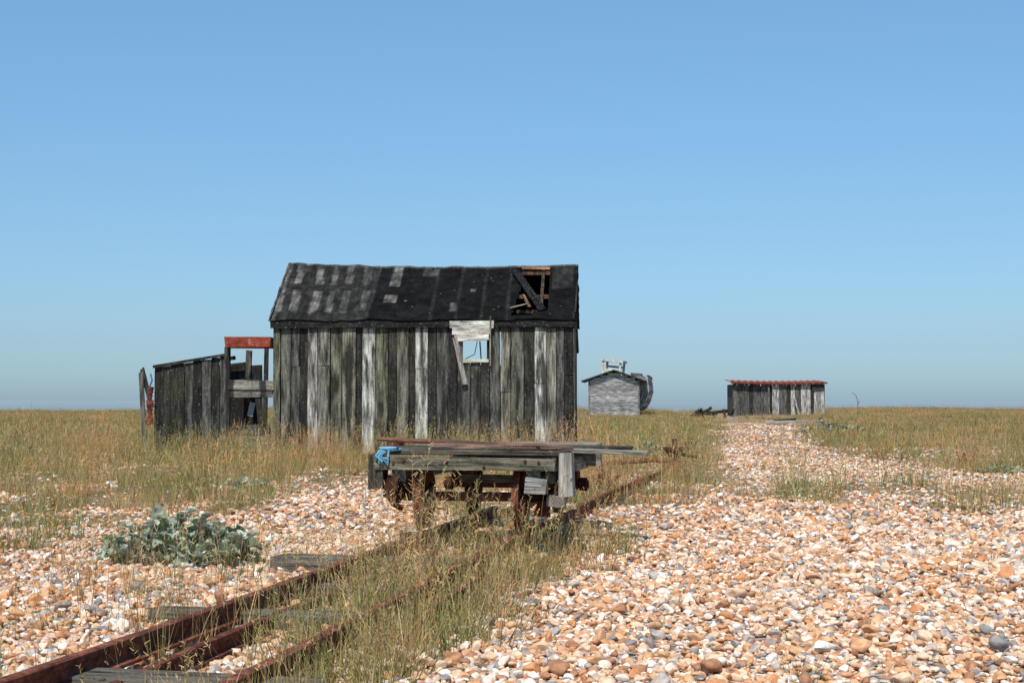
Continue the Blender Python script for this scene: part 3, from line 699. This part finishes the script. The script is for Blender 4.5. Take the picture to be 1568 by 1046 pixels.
kale('sea_kale_plant', (8.6, 42, 0), .8, .3, 60, .22)
kale('sea_kale_plant', (-2.65, 15.6, 0), .22, .1, 18, .11)
kale('sea_kale_plant', (5.9, 18.7, 0), .3, .12, 26, .12)

# ------------------------------------------------------------------ distant clapboard shed
sh = empty('clapboard_shed', (5.86, 90, .0), math.radians(-5))
mb = MB(); hw = 1.42; ev = 2.0; pk = 2.5
z = -.1
while z < pk-.05:
    zc = z+.075; w = hw*2 if zc < ev else 2*hw*(pk-zc)/(pk-ev)
    if w > .1: mb.box((0, 0, zc), (w, .03, .145), (.16, 0, 0), jc((.36, .355, .34), .25), 0, .01)
    if zc < ev:
        for sx in (-1, 1): mb.box((sx*hw, 2.0, zc), (.03, 4.0, .145), (0, 0, 0), jc((.25, .25, .25), .2))
        mb.box((0, 4, zc), (hw*2, .03, .145), (0, 0, 0), jc((.25, .25, .25), .2))
    z += .15
for sx in (-1, 1): mb.box((sx*hw, -.03, .95), (.1, .04, 2.1), (0, 0, 0), (.2, .2, .2))
mb.build('clapboard_walls', [WOODG], sh)
mb = MB()
for sx in (-1, 1): mb.beam((sx*-.02, 1.9, pk+.10), (sx*(hw+.45), 1.9, ev-.05), 4.4, .08, (.05, .05, .05)); 
mb.build('felt_roof', [FELT], sh)

bt = empty('old_wooden_boat', (6.65, 93.2, 0), math.radians(-12))
mb = MB(); NS, NR = 14, 10
def hp(i, j, sgn):
    u = i/NS; th = j/NR; bw = 1.60*(1-.55*u**2.2) if u < .85 else 1.60*(1-.55*.85**2.2)*(1-u)/.15
    bw = max(bw, .02); sheer = 2.30-.25*u
    return Vector((sgn*bw*(math.sin(th*math.pi/2)**.45)*(1-.12*max(0, th-.7)/.3), u*7, .15+(sheer-.15)*(1-math.cos(th*math.pi/2))**.8))
for sgn in (-1, 1):
    for i in range(NS):
        for j in range(NR): 
            c = jc((.42, .42, .40) if j % 2 else (.26, .26, .25), .25); q = [hp(i, j, sgn), hp(i+1, j, sgn), hp(i+1, j+1, sgn), hp(i, j+1, sgn)]
            o_ = Vector((sgn*.03, 0, 0)); mb.face([q[0], q[1], q[2]+o_, q[3]+o_], c, 0, [(p.z, p.y) for p in q])
    for i in range(NS): mb.beam(hp(i, NR, sgn)+Vector((0, 0, .03)), hp(i+1, NR, sgn)+Vector((0, 0, .03)), .12, .07, (.2, .2, .19))
for j in range(NR): mb.face([hp(0, j, -1), hp(0, j, 1), hp(0, j+1, 1), hp(0, j+1, -1)], jc((.3, .3, .29)), 0, [(0, j*.2), (2, j*.2), (2, j*.2+.2), (0, j*.2+.2)])
mb.build('clinker_hull', [WOODG], bt)
mb = MB(); wh = (.6, .6, .52)
for x_ in (-1.35, -.30):
    for y_ in (.6, 2.2): mb.box((x_, y_, 2.75), (.13, .13, 1.0), (0, .10, 0), wh)
mb.box((-.77, 1.4, 3.24), (1.35, 1.9, .13), (0, .12, 0), wh, 0, .01); mb.box((-.8, .6, 2.60), (1.1, .06, .30), (0, .1, 0), wh); mb.box((-.8, 2.2, 2.9), (1.1, .06, .12), (0, .1, 0), wh)
mb.beam((-1.35, .56, 3.15), (-1.0, .5, 2.3), .05, .18, wh); mb.box((.7, .5, 2.38), (.7, .4, .15), (0, .1, 0), (.1, .1, .1), 0, .04)
mb.build('wheelhouse_frame', [WOODG], bt)

rs = empty('low_timber_shack', (11.7, 83, 0), math.radians(-1.5))
mb = MB(); x = 0
while x < 4.8:
    w = R.uniform(.14, .24); c = jc(R.choice([dark, grey, grey, mid] if x < 1.9 else [grey, mid, (.38, .37, .33), (.3, .29, .26), dark]), .25)
    mb.box((x+w/2, R.uniform(-.02, .02)+(.08 if x < 1.9 else 0), .85), (w-.012, .03, 1.9+R.uniform(-.08, .02)), (0, R.gauss(0, .012), 0), c, 0, .01)
    mb.box((x+w/2, 2.6, .8), (w-.01, .03, 1.7), (0, 0, 0), jc(dark)); x += w
for sx in (0.02, 4.85):
    for k_ in range(15): mb.box((sx, .1+k_*.17, .85), (.03, .16, 1.72), (0, 0, 0), jc(grey))
mb.beam((1.9, -.06, 0), (1.9, -.06, 1.8), .05, .09, mid); mb.beam((3.55, -.06, -.1), (3.25, -.07, 1.0), .04, .09, (.4, .38, .35)); mb.beam((4.2, -.05, 1.55), (4.8, -.05, 1.6), .05, .35, (.05, .05, .05))
mb.build('plank_walls', [WOODG], rs)
mb = MB(); NC = 60
for i in range(NC):
    xa = -.12+5.1*i/NC; xb = -.12+5.1*(i+1)/NC; za = .03*math.sin(i*math.pi/2); zb = .03*math.sin((i+1)*math.pi/2)
    sg = -.05*math.sin(i/NC*3.14)-.02*i/NC
    mb.face([(xa, -.2, 1.84+za+sg), (xb, -.2, 1.84+zb+sg), (xb, 2.8, 1.98+zb+sg), (xa, 2.8, 1.98+za+sg)], (1.5, 1.1, 1.0))
    mb.face([(xa, -.2, 1.76+sg), (xb, -.2, 1.76+sg), (xb, -.2, 1.84+zb+sg), (xa, -.2, 1.84+za+sg)], (.9, .6, .55))
mb.build('corrugated_rusty_roof', [RUST], rs)
mb = MB()
for _ in range(16):
    p = Vector((R.uniform(-1, 1), R.uniform(-.8, .8), R.uniform(.05, .25))); d = Vector((R.gauss(0, .6), R.gauss(0, .5), R.gauss(0, .25)))
    mb.beam(p-d/2, p+d/2, .1, .12, jc(dark, .5), 0, .02)
mb.build('timber_debris_pile', [WOODG], None, True, (10.3, 80, .05))
mb = MB(); mb.beam((0, 0, .1), (1.9, -.5, .14), .25, .1, (.35, .32, .27), 0, .02); mb.beam((.3, .2, .15), (1.1, .1, .22), .1, .08, dark); mb.build('driftwood_plank', [WOODG], None, True, (8.9, 55, 0))
mb = MB(); mb.tube([(0, 0, 0), (.05, 0, .5), (.05, 0, .85), (-.03, 0, 1.1), (-.16, 0, 1.16)], .012, 6, (.25, .17, .1)); mb.tube([(.04, 0, .7), (.12, 0, .85)], .01, 6, (.25, .17, .1)); mb.build('dry_plant_stalk', [WOODG], None, True, (13.2, 60, 0))

# ------------------------------------------------------------------ light, sky, camera
SE, AZ = 56, 194
world = bpy.data.worlds.new('World'); scene.world = world; world.use_nodes = True
nt = world.node_tree; bg = nt.nodes['Background']
sky = nt.nodes.new('ShaderNodeTexSky'); sky.sky_type = 'NISHITA'; sky.sun_disc = False
sky.sun_elevation = math.radians(SE); sky.sun_rotation = math.radians(AZ); sky.air_density = 1.0; sky.dust_density = 0.6; sky.ozone_density = 2.0; sky.altitude = 0
tc = nt.nodes.new('ShaderNodeTexCoord'); sz = nt.nodes.new('ShaderNodeSeparateXYZ'); nt.links.new(tc.outputs['Generated'], sz.inputs[0])
hr = ramp(nt, [(0.0, (.33, .475, .70)), (0.035, (.315, .44, .62)), (0.10, (.365, .49, .605)), (0.25, (.47, .635, .69)), (0.6, (.45, .55, .6))]); nt.links.new(sz.outputs[2], hr.inputs[0])
dbl = mixc(nt, 1.0, hr.outputs[0], (2.0, 2.0, 2.0), 'MULTIPLY')
skc = mixc(nt, 1.0, sky.outputs[0], dbl, 'MULTIPLY')
nt.links.new(skc, bg.inputs[0]); bg.inputs[1].default_value = 0.1
sd = Vector((math.sin(math.radians(AZ))*math.cos(math.radians(SE)), math.cos(math.radians(AZ))*math.cos(math.radians(SE)), math.sin(math.radians(SE))))
sl = bpy.data.lights.new('sun', 'SUN'); sl.energy = 4.8; sl.angle = math.radians(.5); sl.color = (1, .955, .89)
so = bpy.data.objects.new('sun', sl); scene.collection.objects.link(so); so.rotation_euler = (-sd).to_track_quat('-Z', 'Y').to_euler()
cam = bpy.data.cameras.new('camera'); cam.lens = 55; cam.sensor_width = 36; cam.clip_end = 60000; cam.clip_start = .05
co = bpy.data.objects.new('camera', cam); scene.collection.objects.link(co)
co.location = (0, 0, .9); co.rotation_euler = (math.radians(90+2.13), 0, 0); scene.camera = co
